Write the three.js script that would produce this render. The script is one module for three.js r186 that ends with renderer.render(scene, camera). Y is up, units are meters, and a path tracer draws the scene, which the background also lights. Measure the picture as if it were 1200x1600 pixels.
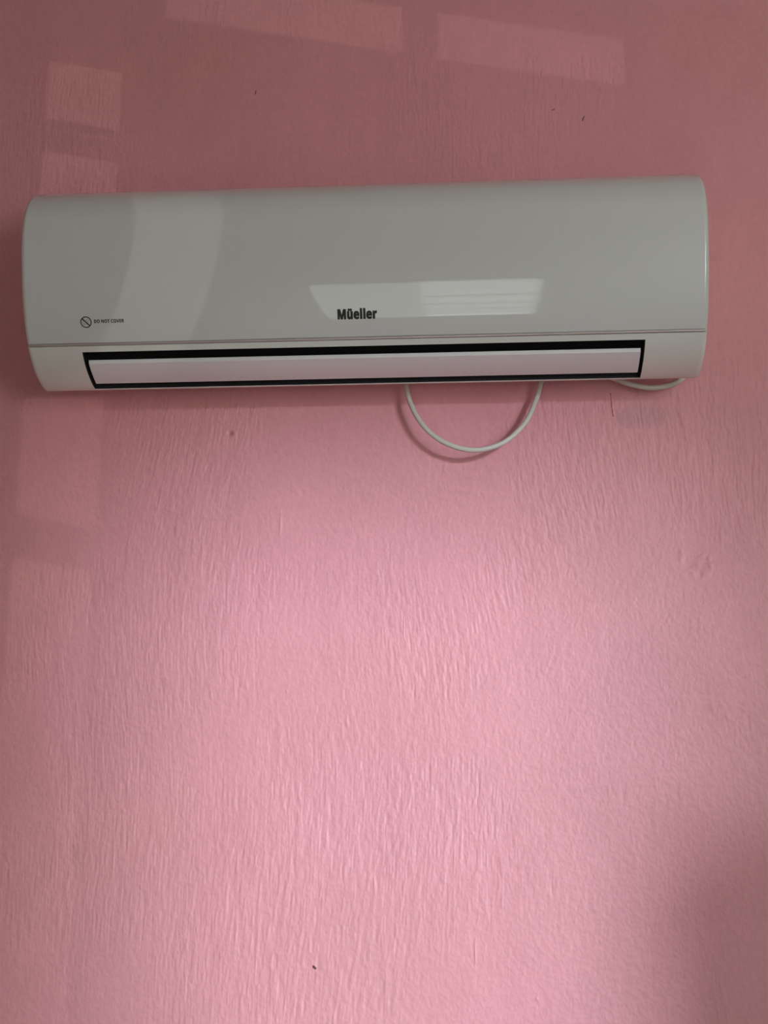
import * as THREE from 'three';
import { FontLoader } from 'three/addons/loaders/FontLoader.js';
import { TextGeometry } from 'three/addons/geometries/TextGeometry.js';
import { RectAreaLightUniformsLib } from 'three/addons/lights/RectAreaLightUniformsLib.js';
import { mergeGeometries } from 'three/addons/utils/BufferGeometryUtils.js';

// ------------------------------------------------------------ camera, sky, light, exposure
const scene = new THREE.Scene();
const renderer = new THREE.WebGLRenderer({ antialias: true });
renderer.toneMapping = THREE.LinearToneMapping;
renderer.toneMappingExposure = 1.0;
renderer.shadowMap.enabled = true;
RectAreaLightUniformsLib.init();

// phone camera held below the unit, pitched up 14 degrees (focal length 2000 px of a 1600 px tall frame)
const camera = new THREE.PerspectiveCamera(2 * Math.atan(800 / 2000) * 180 / Math.PI, 1200 / 1600, 0.05, 100);
camera.position.set(0.1467, 1.5732, 1.8184);
camera.rotation.set(0.24435, 0.06874, 0.00273, 'YXZ');
scene.add(camera);

const SKY = new THREE.Color().setRGB(3.4, 3.7, 3.9);
scene.background = SKY;

function addSun(name, color, intensity, fromDir, radius) {
  const l = new THREE.DirectionalLight(color, intensity);
  l.name = name;
  const target = new THREE.Vector3(0, 1.9, 0), d = new THREE.Vector3(...fromDir).normalize();
  l.position.copy(target).addScaledVector(d, 14);
  l.target.position.copy(target);
  scene.add(l, l.target);
  l.castShadow = true;
  l.shadow.mapSize.set(2048, 2048);
  const c = l.shadow.camera;
  c.left = c.bottom = -4.5; c.right = c.top = 4.5; c.near = 0.5; c.far = 30;
  l.shadow.radius = radius;
  return l;
}
// low sun blurred by haze: a wide soft source coming in through the window behind on the right
addSun('hazy_sun', new THREE.Color().setRGB(0.91, 1.03, 1.20), 2.6, [0.57, 0.135, 1], 15);
// the sun mirrored up by glass in the street below: small, so it draws crisp edges through the door gap and the transom
addSun('sun_glint', new THREE.Color().setRGB(1.0, 1.0, 0.97), 0.25, [1.03, -0.217, 1], 0.12);

function addWindowLight(name, w, h, pos, look, intensity, color) {
  const l = new THREE.RectAreaLight(color, intensity, w, h);
  l.name = name;
  l.position.set(...pos);
  l.lookAt(...look);
  scene.add(l);
  return l;
}
// sky light in the opening of the window behind on the right
addWindowLight('window_daylight', 0.83, 0.85, [1.605, 1.87, 2.72], [1.605, 1.87, 0], 4.7, new THREE.Color().setRGB(1, 1.0, 0.98));
// softer light from the low frosted window straight behind
addWindowLight('frosted_window_daylight', 0.8, 1.4, [0.01, 0.86, 2.73], [0.01, 0.86, 0], 1.62, new THREE.Color().setRGB(0.97, 1.0, 0.98));

// ------------------------------------------------------------ helpers
function rng(seed) { let a = seed >>> 0; return () => { a = (a + 0x6D2B79F5) | 0; let t = Math.imul(a ^ (a >>> 15), 1 | a); t = (t + Math.imul(t ^ (t >>> 7), 61 | t)) ^ t; return ((t ^ (t >>> 14)) >>> 0) / 4294967296; }; }
function noiseTable(seed) { const r = rng(seed), t = new Float32Array(65536); for (let i = 0; i < 65536; i++) t[i] = r() * 2 - 1; return t; }
const NT = noiseTable(7);
function vnoise(x, y, px, py) {            // value noise that repeats after px, py cells
  const xi = Math.floor(x), yi = Math.floor(y);
  let fx = x - xi, fy = y - yi; fx = fx * fx * (3 - 2 * fx); fy = fy * fy * (3 - 2 * fy);
  const x0 = ((xi % px) + px) % px, x1 = (x0 + 1) % px, y0 = ((yi % py) + py) % py, y1 = (y0 + 1) % py;
  const h = (a, b) => NT[(a * 7919 + b * 104729 + px * 31) & 65535];
  const a = h(x0, y0), b = h(x1, y0), c = h(x0, y1), d = h(x1, y1);
  return a + (b - a) * fx + (c - a) * fy + (a - b - c + d) * fx * fy;
}
function shadowed(o) { o.traverse(m => { if (m.isMesh) { m.castShadow = true; m.receiveShadow = true; } }); return o; }
function mesh(name, geo, mat, parent) { const m = new THREE.Mesh(geo, mat); m.name = name; m.castShadow = m.receiveShadow = true; (parent || scene).add(m); return m; }
function box(x0, x1, y0, y1, z0, z1) { const g = new THREE.BoxGeometry(x1 - x0, y1 - y0, z1 - z0); g.translate((x0 + x1) / 2, (y0 + y1) / 2, (z0 + z1) / 2); return g; }
function structure(o, label) { o.userData = { kind: 'structure', label }; return o; }
const smooth = (a, b, x) => { const t = Math.min(1, Math.max(0, (x - a) / (b - a))); return t * t * (3 - 2 * t); };

// ------------------------------------------------------------ painted wall texture, one tile = 1.7 m
const TILE = 1.7, TX0 = -0.85, TY0 = 1.25, TN = 2048;
const bumpData = new Uint8Array(TN * TN * 4), colData = new Uint8Array(TN * TN * 4);
{
  const H = new Float32Array(TN * TN);
  const n = (x, y, cx, cy) => vnoise(x / TILE * cx, y / TILE * cy, cx, cy);
  for (let j = 0; j < TN; j++) {
    const v = (j + 0.5) / TN * TILE;
    for (let i = 0; i < TN; i++) {
      const u = (i + 0.5) / TN * TILE;
      // brush direction: mostly upright, fanning out here and there
      const w = n(u, v, 5, 4) * 0.022 + n(u, v, 13, 9) * 0.006;
      const us = u + w + 0.05 * n(u, v, 3, 3);
      const patch = smooth(-0.25, 0.55, n(u, v, 9, 6) + 0.5 * n(u, v, 23, 15));
      const patch2 = smooth(-0.1, 0.6, n(u, v, 17, 12));
      const coarse = n(u, v, 14, 11) * 0.35 + n(u, v, 40, 31) * 0.13;
      const peel = n(u, v, 260, 200) * 0.07 + n(u, v, 460, 330) * 0.085 + n(u, v, 820, 560) * 0.06;
      let st = n(us, v, 290, 52) * 0.13 + n(us, v, 520, 90) * 0.20 + n(us, v, 860, 150) * 0.13;
      const ridge = 1 - Math.abs(n(us, v, 230, 36)); st += ridge ** 5 * 0.17;
      H[j * TN + i] = coarse + peel + st * (0.10 + 0.62 * patch) + patch2 * n(u, v, 120, 100) * 0.10;
    }
  }
  // marks seen on this stretch of wall: world x, y
  const blob = (x, y, rx, ry, h) => {
    const ci = (x - TX0) / TILE * TN, cj = (y - TY0) / TILE * TN, ri = rx / TILE * TN, rj = ry / TILE * TN;
    for (let j = Math.floor(cj - 3 * rj); j <= cj + 3 * rj; j++) for (let i = Math.floor(ci - 3 * ri); i <= ci + 3 * ri; i++) {
      const d = ((i - ci) / ri) ** 2 + ((j - cj) / rj) ** 2;
      H[((j + TN) % TN) * TN + (i + TN) % TN] += h * Math.exp(-d);
    }
  };
  blob(-0.2115, 2.1525, 0.0035, 0.004, -1.6); blob(-0.204, 2.1515, 0.003, 0.004, 0.7);       // small dent under the unit
  const r = rng(91);
  for (let k = 0; k < 26; k++) blob(0.466 + (r() - 0.5) * 0.05, 1.946 + (r() - 0.5) * 0.035, 0.0025 + r() * 0.003, 0.002 + r() * 0.003, (r() - 0.35) * 0.9);   // rough patch
  for (let k = 0; k < 18; k++) blob(0.50 + (r() - 0.5) * 0.06, 1.733 + (r() - 0.5) * 0.03, 0.002 + r() * 0.003, 0.002 + r() * 0.003, (r() - 0.4) * 0.8);
  for (let k = 0; k < 60; k++) blob(-0.8 + r() * 1.6, 1.3 + r() * 0.85, 0.001 + r() * 0.0015, 0.004 + r() * 0.012, (r() - 0.45) * 0.9);                       // brush crumbs
  for (let k = 0; k < 40; k++) blob(-0.8 + r() * 1.6, 1.3 + r() * 1.6, 0.0014 + r() * 0.0012, 0.0014 + r() * 0.002, (r() - 0.4) * 0.9);
  let lo = 1e9, hi = -1e9; for (const h of H) { lo = Math.min(lo, h); hi = Math.max(hi, h); }
  lo = -1.5; hi = 1.5;
  const line = (x, y, xa, ya, xb, yb, wd) => { const dx = xb - xa, dy = yb - ya; const t = Math.min(1, Math.max(0, ((x - xa) * dx + (y - ya) * dy) / (dx * dx + dy * dy))); return Math.hypot(x - xa - t * dx, y - ya - t * dy) < wd; };
  const specks = [[-0.187, 2.73, -0.188, 2.724, 0.0007], [0.335, 2.664, 0.332, 2.657, 0.0008], [-0.0725, 1.395, -0.070, 1.393, 0.0016], [0.285, 2.677, 0.2895, 2.678, 0.0006]];
  for (let j = 0; j < TN; j++) {
    const v = (j + 0.5) / TN * TILE, y = v + TY0;
    for (let i = 0; i < TN; i++) {
      const u = (i + 0.5) / TN * TILE, x = u + TX0, k = (j * TN + i) * 4;
      const b = Math.max(0, Math.min(255, (H[j * TN + i] - lo) / (hi - lo) * 255));
      bumpData[k] = bumpData[k + 1] = bumpData[k + 2] = b; bumpData[k + 3] = 255;
      const m = 1 + 0.012 * n(u, v, 11, 9) + 0.010 * n(u, v, 60, 30) + 0.012 * n(u, v, 330, 220);
      let R = 222 * m, G = 152 * m * (1 + 0.012 * n(u, v, 8, 7)), B = 156 * m * (1 + 0.015 * n(u, v, 6, 10));
      // greyish rubbed smear under the right end of the unit
      const sd = Math.hypot((x - 0.405) / 0.042, (y - 2.168) / 0.020), sm = smooth(1.25, 0.55, sd + 0.25 * n(u, v, 190, 60)) * 0.22;
      R += (168 - R) * sm; G += (140 - G) * sm; B += (142 - B) * sm;
      if (x > 0.35 && x < 0.37 && y > 2.16 && y < 2.21 && (line(x, y, 0.358, 2.204, 0.3585, 2.186, 0.0007) || line(x, y, 0.3585, 2.186, 0.3602, 2.169, 0.0007))) { R = 176; G = 74; B = 84; }
      for (const s of specks) if (Math.abs(x - s[0]) < 0.01 && Math.abs(y - s[1]) < 0.01 && line(x, y, ...s)) { R = 84; G = 48; B = 50; }
      colData[k] = Math.min(255, R); colData[k + 1] = Math.min(255, G); colData[k + 2] = Math.min(255, B); colData[k + 3] = 255;
    }
  }
}
function dataTex(d, srgb) {
  const t = new THREE.DataTexture(d, TN, TN, THREE.RGBAFormat);
  t.wrapS = t.wrapT = THREE.RepeatWrapping; t.magFilter = THREE.LinearFilter; t.minFilter = THREE.LinearMipmapLinearFilter; t.generateMipmaps = true;
  if (srgb) t.colorSpace = THREE.SRGBColorSpace;
  t.needsUpdate = true; return t;
}
const pinkPaint = new THREE.MeshStandardMaterial({ map: dataTex(colData, true), bumpMap: dataTex(bumpData), bumpScale: 0.0055, roughness: 0.5 });
const plainWall = new THREE.MeshStandardMaterial({ color: 0xcfc9bb, roughness: 0.7 });
const whitePaint = new THREE.MeshStandardMaterial({ color: 0xd9d8d2, roughness: 0.8 });
const floorMat = new THREE.MeshStandardMaterial({ color: 0x8a7f76, roughness: 0.5 });
const woodMat = new THREE.MeshStandardMaterial({ color: 0x5b4030, roughness: 0.55 });
const frameMat = new THREE.MeshStandardMaterial({ color: 0xd8d6cf, roughness: 0.45 });
const frosted = new THREE.MeshPhysicalMaterial({ color: 0xf2f5f0, roughness: 0.9, transmission: 0.6, thickness: 0 });

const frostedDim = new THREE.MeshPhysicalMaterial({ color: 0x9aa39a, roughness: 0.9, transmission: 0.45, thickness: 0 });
// ------------------------------------------------------------ room shell (metres): x -2.4..2.15, y 0..3.1, z 0..2.75
const X0 = -2.4, X1 = 2.15, YC = 3.1, ZB = 2.75, TH = 0.15;
function worldUV(g) {     // uv in metres over the wall face
  const p = g.attributes.position, uv = new Float32Array(p.count * 2);
  for (let i = 0; i < p.count; i++) { uv[i * 2] = (p.getX(i) - TX0) / TILE; uv[i * 2 + 1] = (p.getY(i) - TY0) / TILE; }
  g.setAttribute('uv', new THREE.BufferAttribute(uv, 2)); return g;
}
structure(mesh('wall_front', worldUV(box(X0 - TH, X1 + TH, 0, YC, -TH, 0)), pinkPaint), 'pink painted wall with upright brush marks');
structure(mesh('floor', box(X0 - TH, X1 + TH, -0.15, 0, -TH, ZB + TH), floorMat), 'greyish brown floor');
structure(mesh('ceiling', box(X0 - TH, X1 + TH, YC, YC + 0.15, -TH, ZB + TH), whitePaint), 'white ceiling');
structure(mesh('wall_left', box(X0 - TH, X0, 0, YC, 0, ZB), plainWall), 'plain cream wall on the left side');
// a wall plate with rectangular openings, built from the pieces between them
function platePieces(a0, a1, b0, b1, holes, make) {
  const as = [...new Set([a0, a1, ...holes.flatMap(h => [h[0], h[1]])])].sort((p, q) => p - q), bs = [...new Set([b0, b1, ...holes.flatMap(h => [h[2], h[3]])])].sort((p, q) => p - q);
  const out = [];
  for (let i = 0; i + 1 < as.length; i++) {
    let start = null;
    for (let j = 0; j + 1 < bs.length; j++) {
      const ca = (as[i] + as[i + 1]) / 2, cb = (bs[j] + bs[j + 1]) / 2;
      const open = holes.some(h => ca > h[0] && ca < h[1] && cb > h[2] && cb < h[3]);
      if (!open && start === null) start = bs[j];
      if (start !== null && (open || j + 2 === bs.length)) { out.push(make(as[i], as[i + 1], start, open ? bs[j] : bs[j + 1])); start = null; }
    }
  }
  return mergeGeometries(out);
}
const WIN1 = [1.18, 2.07, 0.95, 2.49], WIN2 = [-0.42, 0.44, 0.10, 1.62];
structure(mesh('wall_back', platePieces(X0 - TH, X1 + TH, 0, YC, [WIN1, WIN2], (a, b, c, d) => box(a, b, c, d, ZB, ZB + TH)), plainWall), 'cream wall behind the viewer with two windows');
// right wall: doorway with an ajar door, a side light and a transom above (z, y)
structure(mesh('wall_right', platePieces(0, ZB, 0, YC, [[1.55, ZB - 0.001, 0, 2.45]], (a, b, c, d) => box(X1, X1 + TH, c, d, a, b)), plainWall), 'side wall with the doorway');
{
  const XD = X1 + 0.02, zAt = x => (XD - x) * 0.971, yAt = (y, x) => y - 0.2107 * (XD + 0.015 - x);   // where the light for a spot on the wall passes the door plane
  const z0 = zAt(-0.408), z1 = zAt(-0.538) + 0.029, top = yAt(2.776, -0.41);
  const slit = [z0, z1, 0.0, top], side = [z1, ZB, top - 0.029, top], trans = [zAt(0.401), zAt(0.064) - 0.012, yAt(2.712, 0.4), yAt(2.801, 0.4)], trans2 = [zAt(0.064) + 0.014, zAt(-0.37), trans[2], trans[3]];
  const f = mesh('door_1', platePieces(1.55, ZB - 0.001, 0, 2.45, [[1.66, z1, 0, top], side, trans, trans2], (a, b, c, d) => box(XD, XD + 0.03, c, d, a, b)), frameMat);
  structure(f, 'white door frame with a narrow transom');
  const d = mesh('door_leaf', box(XD, XD + 0.03, 0.01, top - 0.001, 1.662, z0), woodMat, f);
  mesh('handle', box(XD - 0.05, XD, 1.0, 1.02, z0 - 0.12, z0 - 0.04), frameMat, d);
  for (const [p, q] of [[2.020, 1.958], [2.680, 2.667], [2.660, 2.641], [2.636, 2.625]]) mesh('grille_bar', box(XD, XD + 0.02, yAt(q, -0.47), yAt(p, -0.47), z0, z1), frameMat, f);
}
function windowFrame(name, [a, b, c, d], mullions, label, pane) {
  const fw = 0.04, gs = [box(a, a + fw, c, d, ZB + 0.03, ZB + 0.09), box(b - fw, b, c, d, ZB + 0.03, ZB + 0.09), box(a + fw, b - fw, c, c + fw, ZB + 0.03, ZB + 0.09), box(a + fw, b - fw, d - fw, d, ZB + 0.03, ZB + 0.09)];
  const f = mesh(name, mergeGeometries(gs), frameMat);
  structure(f, label);
  for (const m of mullions) mesh('mullion', box(m - 0.022, m + 0.022, c + fw, d - fw, ZB + 0.035, ZB + 0.085), frameMat, f);
  if (pane) {
    const e = [a + fw, ...mullions, b - fw];
    for (let i = 0; i + 1 < e.length; i++) {
      const xa = e[i] + (i ? 0.022 : 0), xb = e[i + 1] - (i + 2 < e.length ? 0.022 : 0);
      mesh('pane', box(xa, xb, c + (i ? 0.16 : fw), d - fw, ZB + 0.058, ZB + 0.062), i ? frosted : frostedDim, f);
      if (i) for (const y of [c + 0.16, c + 0.42, c + 0.68, c + 0.98]) mesh('glazing_bar', box(xa, xb, y - 0.018, y + 0.018, ZB + 0.045, ZB + 0.075), frameMat, f);
    }
  }
  mesh('sill', box(a - 0.03, b + 0.03, c - 0.03, c, ZB - 0.06, ZB + 0.10), frameMat, f);
  return f;
}
windowFrame('window_1', WIN1, [], 'open window behind the viewer on the right', false);
windowFrame('window_2', WIN2, [-0.038], 'low two-leaf frosted window behind the viewer', true);
// wardrobe standing out from the right wall, outside the picture: its edge bounds the light patch on the wall
{
  const c = new THREE.Group(); c.name = 'wardrobe'; c.position.set(1.64, 0, 1.2); scene.add(c);
  c.userData = { label: 'brown wooden wardrobe standing out from the side wall', category: 'wardrobe' };
  mesh('body', box(-0.50, 0.50, 0.08, 1.74, -0.20, 0.20), woodMat, c);
  mesh('plinth', box(-0.48, 0.48, 0, 0.08, -0.18, 0.18), woodMat, c);
  for (const s of [-1, 1]) { const d = mesh('door', box(s < 0 ? -0.495 : 0.003, s < 0 ? -0.003 : 0.495, 0.09, 1.73, -0.22, -0.20), woodMat, c); mesh('handle', box(s * 0.04 - 0.006, s * 0.04 + 0.006, 0.9, 1.05, -0.24, -0.22), frameMat, d); }
}

// ------------------------------------------------------------ air conditioner
const W2 = 0.475;
const ctrl = [[2.4905, 0], [2.4905, .06], [2.486, .115], [2.4775, .147], [2.467, .168], [2.453, .187], [2.437, .2005], [2.42, .2085], [2.403, .2125], [2.385, .2130], [2.360, .2102], [2.327, .2025], [2.292, .1905], [2.258, .1735], [2.231, .1525], [2.212, .1275], [2.2015, .099], [2.1985, .080], [2.2005, .070], [2.209, .0625], [2.235, .055], [2.245, 0]];
const prof = (() => {          // side profile (y, z), smoothed, with arc length and outward normals
  const Q = [[2 * ctrl[0][0] - ctrl[1][0], 2 * ctrl[0][1] - ctrl[1][1]], ...ctrl], e = ctrl.length; Q.push([2 * ctrl[e - 1][0] - ctrl[e - 2][0], 2 * ctrl[e - 1][1] - ctrl[e - 2][1]]);
  let C = [];
  for (let i = 1; i < Q.length - 2; i++) for (let k = 0; k < 20; k++) {
    const t = k / 20, p = [0, 1].map(c => { const [a, b, d, g] = [Q[i - 1][c], Q[i][c], Q[i + 1][c], Q[i + 2][c]]; return 0.5 * (2 * b + (d - a) * t + (2 * a - 5 * b + 4 * d - g) * t * t + (3 * b - a - 3 * d + g) * t * t * t); });
    C.push(p);
  }
  C.push(Q[Q.length - 2]);
  for (let it = 0; it < 60; it++) C = C.map((p, i) => i && i < C.length - 1 ? [0, 1].map(c => 0.25 * C[i - 1][c] + 0.5 * p[c] + 0.25 * C[i + 1][c]) : p);
  const S = [0]; for (let i = 1; i < C.length; i++) S.push(S[i - 1] + Math.hypot(C[i][0] - C[i - 1][0], C[i][1] - C[i - 1][1]));
  const at = s => {
    let i = 0; while (i < S.length - 2 && S[i + 1] < s) i++;
    const t = (s - S[i]) / (S[i + 1] - S[i]), a = C[i], b = C[i + 1], g = (k) => { const p = C[Math.max(0, k - 1)], q = C[Math.min(C.length - 1, k + 1)], l = Math.hypot(q[0] - p[0], q[1] - p[1]); return [(q[1] - p[1]) / l, -(q[0] - p[0]) / l]; };
    const n0 = g(i), n1 = g(i + 1); let n = [n0[0] + (n1[0] - n0[0]) * t, n0[1] + (n1[1] - n0[1]) * t]; const l = Math.hypot(...n); n = [n[0] / l, n[1] / l];
    return { y: a[0] + (b[0] - a[0]) * t, z: a[1] + (b[1] - a[1]) * t, ny: n[0], nz: n[1] };
  };
  return { at, len: S[S.length - 1] };
})();
// curved sheet following the profile from arc length s0 to s1 and x from xa to xb; ra, rb round its left and right ends
function sheet(s0, s1, xa, xb, { off = 0, th = 0.004, ra = 0, rb = 0, rs = 0, n = 0 } = {}) {
  n = n || Math.max(3, Math.ceil((s1 - s0) / 0.004));
  const ss = []; for (let i = 0; i <= n; i++) ss.push(s0 + (s1 - s0) * i / n);
  const K = 6;
  const stations = [];
  if (ra) for (let k = 0; k <= K; k++) { const a = Math.PI / 2 * k / K; stations.push([xa + ra * (1 - Math.cos(a)), ra * (1 - Math.sin(a))]); } else stations.push([xa, 0]);
  if (rb) for (let k = K; k >= 0; k--) { const a = Math.PI / 2 * k / K; stations.push([xb - rb * (1 - Math.cos(a)), rb * (1 - Math.sin(a))]); } else stations.push([xb, 0]);
  const pos = [], idx = [], loop = [];
  for (const s of ss) loop.push([s, 0]);
  for (let i = n; i >= 0; i--) loop.push([ss[i], th]);
  const M = loop.length;
  for (const [x, d] of stations) for (const [s, o] of loop) { const p = prof.at(s); const k = off + (o ? Math.max(o, d + 0.0005) : d + (rs ? rs * Math.max(0, 1 - Math.min(s - s0, s1 - s) / rs) ** 2 : 0)); pos.push(x, p.y - p.ny * k, p.z - p.nz * k); }
  for (let a = 0; a + 1 < stations.length; a++) for (let b = 0; b < M; b++) { const c = (b + 1) % M, p = a * M + b, q = a * M + c, r = p + M, t = q + M; idx.push(p, q, r, q, t, r); }
  for (let b = 0; b < n; b++) { const e = M - 1 - b, L = (stations.length - 1) * M; idx.push(b, e, b + 1, b + 1, e, e - 1); idx.push(L + b, L + b + 1, L + e, L + b + 1, L + e - 1, L + e); }
  let g = new THREE.BufferGeometry(); g.setAttribute('position', new THREE.Float32BufferAttribute(pos, 3)); g.setIndex(idx);
  return crease(g);
}
function crease(g) {        // flat corners stay sharp, curves stay smooth
  g = g.index ? g.toNonIndexed() : g;
  const p = g.attributes.position, nT = p.count / 3, fn = [], map = new Map(), key = i => `${Math.round(p.getX(i) * 2e5)},${Math.round(p.getY(i) * 2e5)},${Math.round(p.getZ(i) * 2e5)}`;
  const A = new THREE.Vector3(), B = new THREE.Vector3(), D = new THREE.Vector3();
  for (let t = 0; t < nT; t++) { A.fromBufferAttribute(p, t * 3); B.fromBufferAttribute(p, t * 3 + 1).sub(A); D.fromBufferAttribute(p, t * 3 + 2).sub(A); fn.push(B.clone().cross(D)); for (let k = 0; k < 3; k++) { const q = key(t * 3 + k); if (!map.has(q)) map.set(q, []); map.get(q).push(t); } }
  const nn = new Float32Array(p.count * 3), un = fn.map(v => v.clone().normalize());
  for (let i = 0; i < p.count; i++) { const t = Math.floor(i / 3), s = new THREE.Vector3(); for (const u of map.get(key(i))) if (un[u].dot(un[t]) > 0.8) s.add(fn[u]); s.normalize(); nn.set([s.x, s.y, s.z], i * 3); }
  g.setAttribute('normal', new THREE.BufferAttribute(nn, 3)); g.setAttribute('uv', new THREE.BufferAttribute(new Float32Array(p.count * 2), 2));
  return g;
}
function sidePlate(xa, xb, inset) {   // flat end of the housing
  const pts = []; for (let i = 0; i <= 150; i++) { const p = prof.at(prof.len * i / 150); pts.push(new THREE.Vector2(Math.max(0.001, p.z - p.nz * inset), p.y - p.ny * inset)); }
  const g = new THREE.ExtrudeGeometry(new THREE.Shape(pts), { depth: xb - xa, bevelEnabled: false });
  g.applyMatrix4(new THREE.Matrix4().makeBasis(new THREE.Vector3(0, 0, 1), new THREE.Vector3(0, 1, 0), new THREE.Vector3(1, 0, 0)));   // shape x -> z, extrude -> x
  g.translate(xa, 0, 0);
  return crease(g);
}
const shellMat = new THREE.MeshPhysicalMaterial({ color: new THREE.Color().setRGB(0.69, 0.72, 0.64), roughness: 0.32, clearcoat: 0.5, clearcoatRoughness: 0.12 });
const panelMat = new THREE.MeshPhysicalMaterial({ color: new THREE.Color().setRGB(0.63, 0.645, 0.60), roughness: 0.4, clearcoat: 1, clearcoatRoughness: 0.025 });
const flapMat = new THREE.MeshPhysicalMaterial({ color: new THREE.Color().setRGB(0.70, 0.69, 0.67), roughness: 0.4, clearcoat: 0.3, clearcoatRoughness: 0.2 });
const chromeMat = new THREE.MeshStandardMaterial({ color: 0xcfcac4, roughness: 0.28, metalness: 0.6 });
const blackMat = new THREE.MeshStandardMaterial({ color: 0x0b0909, roughness: 0.7 });
const inkMat = new THREE.MeshStandardMaterial({ color: 0x1b1d1a, roughness: 0.6 });
const greyInk = new THREE.MeshStandardMaterial({ color: 0x777770, roughness: 0.6 });

const ac = new THREE.Group(); ac.name = 'air_conditioner'; scene.add(ac);
const AY = 2.2; ac.position.set(0, AY, 0);
ac.userData = { label: 'white split air conditioner mounted on the pink wall', category: 'air conditioner' };
const acPart = (name, g, m, parent = ac) => { g.translate(0, -AY, 0); return mesh(name, g, m, parent); };
const VX0 = -0.3965, VX1 = 0.391, VS0 = 0.442, VS1 = 0.5205, R0 = 0.007;
acPart('front_panel', sheet(0.125, 0.4279, -W2, W2, { ra: R0, rb: R0, th: 0.009 }), panelMat);
{
  const gs = [
    sheet(0.0, 0.1235, -W2, W2, { ra: R0, rb: R0, th: 0.009 }),
    sheet(0.4331, VS0, VX0, VX1, { th: 0.003 }),
    sheet(VS1, prof.len, VX0, VX1, { th: 0.002 }),
    sheet(0.4331, prof.len, -W2, VX0, { ra: R0, th: 0.009 }),
    sheet(0.4331, prof.len, VX1, W2, { rb: R0, th: 0.009 }),
    sheet(0.10, 0.436, -W2 + 0.003, W2 - 0.003, { off: 0.010, th: 0.003 }),
  ];
  acPart('casing', mergeGeometries(gs), shellMat);
  for (const s of [-1, 1]) acPart('side_panel', sidePlate(s < 0 ? -W2 + 0.0005 : W2 - 0.004, s < 0 ? -W2 + 0.004 : W2 - 0.0005, R0 + 0.0005), shellMat);
}
{   // bright trim strip in a shallow dark joint
  const half = (sa, sb, h) => { const n = 8, pos = [], idx = []; for (const x of [-W2 + 0.0035, W2 - 0.0035]) for (let i = 0; i <= n; i++) { const p = prof.at(sa + (sb - sa) * i / n), k = h * Math.sin(Math.PI * i / n) - 0.0012; pos.push(x, p.y + p.ny * k, p.z + p.nz * k); } for (let i = 0; i < n; i++) idx.push(i, i + 1, n + 1 + i, i + 1, n + 2 + i, n + 1 + i); for (let i = 1; i < n; i++) idx.push(0, i, i + 1, n + 1, n + 2 + i, n + 1 + i); const g = new THREE.BufferGeometry(); g.setAttribute('position', new THREE.Float32BufferAttribute(pos, 3)); g.setIndex(idx); return crease(g); };
  const t = acPart('trim_strip', half(0.4284, 0.4326, 0.0021), chromeMat); t.userData.label = 'thin shiny trim line';
}
{   // dark air outlet behind the flap
  const dn = (x, so, oa, ob) => { const pos = [], idx = [], n = 14, xs = [x, x + 0.0012]; for (const xx of xs) for (let i = 0; i <= n; i++) { const s = VS0 + (VS1 - VS0) * i / n, p = prof.at(s); for (const o of [oa, ob]) pos.push(xx, p.y - p.ny * o, p.z - p.nz * o); } const m = 2 * (n + 1); for (let i = 0; i < n; i++) { const a = 2 * i; idx.push(a, a + 1, a + 2, a + 1, a + 3, a + 2, m + a, m + a + 2, m + a + 1, m + a + 1, m + a + 2, m + a + 3, a, a + 2, m + a, a + 2, m + a + 2, m + a); } const g = new THREE.BufferGeometry(); g.setAttribute('position', new THREE.Float32BufferAttribute(pos, 3)); g.setIndex(idx); return crease(g); };
  const gs = [sheet(VS0 - 0.012, VS1 + 0.004, VX0, VX1, { off: 0.022, th: 0.003 }), dn(VX0 - 0.0004, 0, 0.0004, 0.024), dn(VX1 - 0.0008, 0, 0.0004, 0.024),
    sheet(VS0 - 0.002, VS0 + 0.0006, VX0, VX1, { off: 0.0006, th: 0.024 }), sheet(VS1 - 0.0006, VS1 + 0.002, VX0, VX1, { off: 0.0006, th: 0.022 })];
  const v = acPart('air_outlet', mergeGeometries(gs), blackMat); v.userData.label = 'black air outlet slot';
}
{
  const f = acPart('flap', sheet(0.4585, 0.5095, VX0 + 0.0048, VX1 - 0.0048, { off: 0.0015, th: 0.004, ra: 0.0015, rb: 0.0015, rs: 0.003 }), flapMat);
  f.userData.label = 'white swing flap closing the outlet';
}
acPart('mounting_plate', box(-0.40, 0.40, 2.27, 2.46, 0.0005, 0.004), chromeMat);

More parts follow.
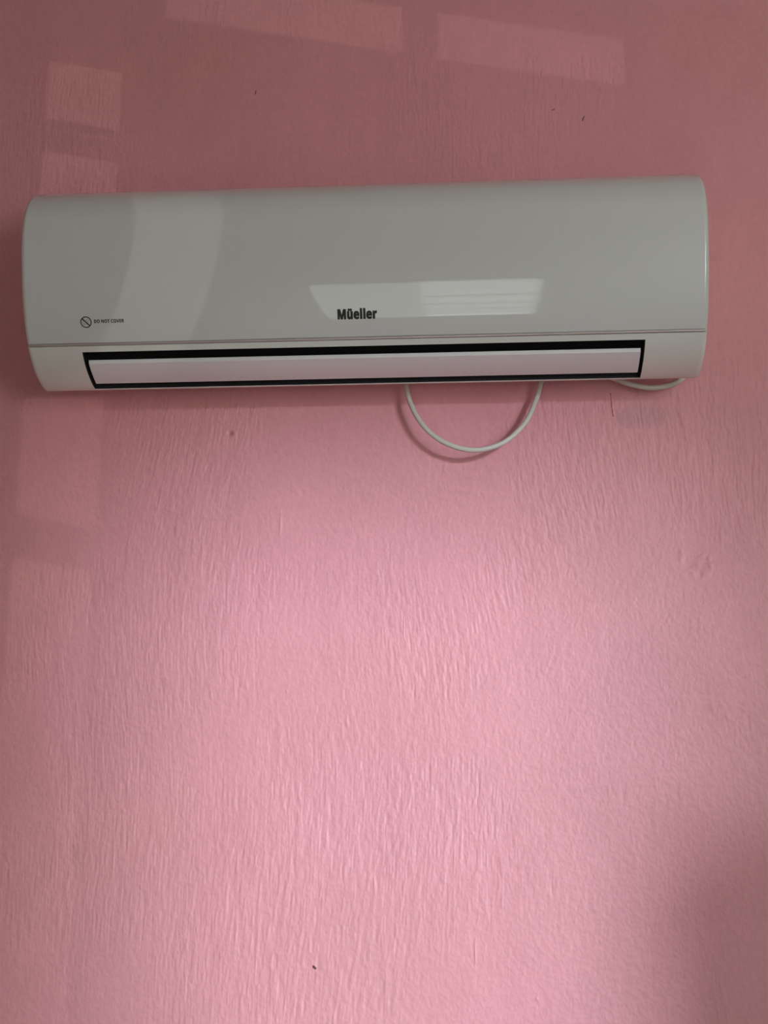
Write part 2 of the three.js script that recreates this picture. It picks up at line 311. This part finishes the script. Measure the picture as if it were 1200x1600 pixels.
// print on the front panel: flat outlines wrapped onto its curve
function wrapPrint(g, xOff, sOff, lift = 0.00015) {
  g = g.index ? g.toNonIndexed() : g;
  const p = g.attributes.position;
  for (let i = 0; i < p.count; i++) { const q = prof.at(sOff - p.getY(i)), k = lift + p.getZ(i); p.setXYZ(i, p.getX(i) + xOff, q.y + q.ny * k, q.z + q.nz * k); }
  g.computeVertexNormals(); return g;
}
{
  const bold = await new FontLoader().loadAsync('fonts/droid/droid_sans_bold.typeface.json');
  const text = (str, cap, width, fat) => {
    const g = new TextGeometry(str, { font: bold, size: cap / 0.714, depth: 0.0001, curveSegments: 6, bevelEnabled: fat > 0, bevelThickness: 0.00004, bevelSize: fat, bevelSegments: 1 });
    g.computeBoundingBox(); const b = g.boundingBox, k = width / (b.max.x - b.min.x); g.translate(-b.min.x, 0, 0); g.scale(k, 1, 1); return g;
  };
  acPart('logo_lettering', wrapPrint(text('M\u00fceller', 0.0092, 0.0548, 0.00072), -0.0315, 0.4026), inkMat).userData.label = 'dark brand lettering';
  acPart('warning_lettering', wrapPrint(text('DO NOT COVER', 0.0034, 0.0425, 0.00008), -0.3735, 0.4000), inkMat).userData.label = 'small dark capital lettering';
  const ring = new THREE.Shape(); ring.absarc(0, 0, 0.0080, 0, 2 * Math.PI); const hole = new THREE.Path(); hole.absarc(0, 0, 0.0066, 0, 2 * Math.PI, true); ring.holes.push(hole);
  const ex = s => { const g = new THREE.ExtrudeGeometry(s, { depth: 0.0001, bevelEnabled: false, curveSegments: 32 }); return g.index ? g.toNonIndexed() : g; };
  const bar = ex(new THREE.Shape([[-0.0072, -0.0008], [0.0072, -0.0008], [0.0072, 0.0008], [-0.0072, 0.0008]].map(p => new THREE.Vector2(...p)))); bar.rotateZ(-Math.PI / 4); bar.translate(0, 0, 0.00012);
  const sym = acPart('warning_symbol', wrapPrint(mergeGeometries([ex(ring), bar]), -0.3852, 0.3985), inkMat);
  sym.userData.label = 'round prohibition symbol';
  const st = [];
  const seg = (x0, y0, x1, y1, w = 0.00035) => { const l = Math.hypot(x1 - x0, y1 - y0), a = Math.atan2(y1 - y0, x1 - x0), g = ex(new THREE.Shape([[0, -w / 2], [l, -w / 2], [l, w / 2], [0, w / 2]].map(p => new THREE.Vector2(...p)))); g.rotateZ(a); g.translate(x0, y0, 0); st.push(g); };
  seg(-0.0042, 0.0026, -0.0042, -0.0034); seg(-0.0042, -0.0034, 0.0026, -0.0034); seg(0.0026, -0.0034, 0.0026, 0.0014); seg(-0.0042, 0.0026, -0.0012, 0.0026);
  seg(-0.003, 0.001, -0.003, -0.0022); seg(-0.003, -0.0022, 0.0012, -0.0022); seg(0.0, 0.0032, 0.003, 0.0042); seg(0.003, 0.0042, 0.0044, 0.0022); seg(0.0044, 0.0022, 0.0016, 0.0012); seg(0.0016, 0.0012, 0.0, 0.0032);
  const g = wrapPrint(mergeGeometries(st), -0.3852, 0.3985); g.translate(0, -AY, 0);
  mesh('pictogram', g, greyInk, sym);
}

// ------------------------------------------------------------ cable hanging in two loops under the unit
{
  const pts = [[0.050, 2.2375, 0.024], [0.0545, 2.222, 0.026], [0.062, 2.185, 0.032], [0.083, 2.145, 0.037], [0.116, 2.118, 0.040], [0.156, 2.108, 0.040], [0.196, 2.119, 0.037], [0.230, 2.152, 0.031], [0.248, 2.192, 0.024], [0.258, 2.222, 0.019], [0.272, 2.2325, 0.017], [0.30, 2.2335, 0.016], [0.336, 2.2325, 0.017], [0.362, 2.220, 0.020], [0.384, 2.2095, 0.024], [0.415, 2.2025, 0.026], [0.446, 2.208, 0.024], [0.466, 2.224, 0.018], [0.470, 2.236, 0.016]].map(p => new THREE.Vector3(...p));
  const g = new THREE.TubeGeometry(new THREE.CatmullRomCurve3(pts, false, 'centripetal'), 240, 0.0038, 12, false);
  const m = mesh('power_cable', g, new THREE.MeshStandardMaterial({ color: new THREE.Color().setRGB(0.58, 0.56, 0.48), roughness: 0.45 }));
  m.userData = { label: 'off-white cable hanging in two loops under the air conditioner', category: 'cable' };
}
renderer.render(scene, camera);
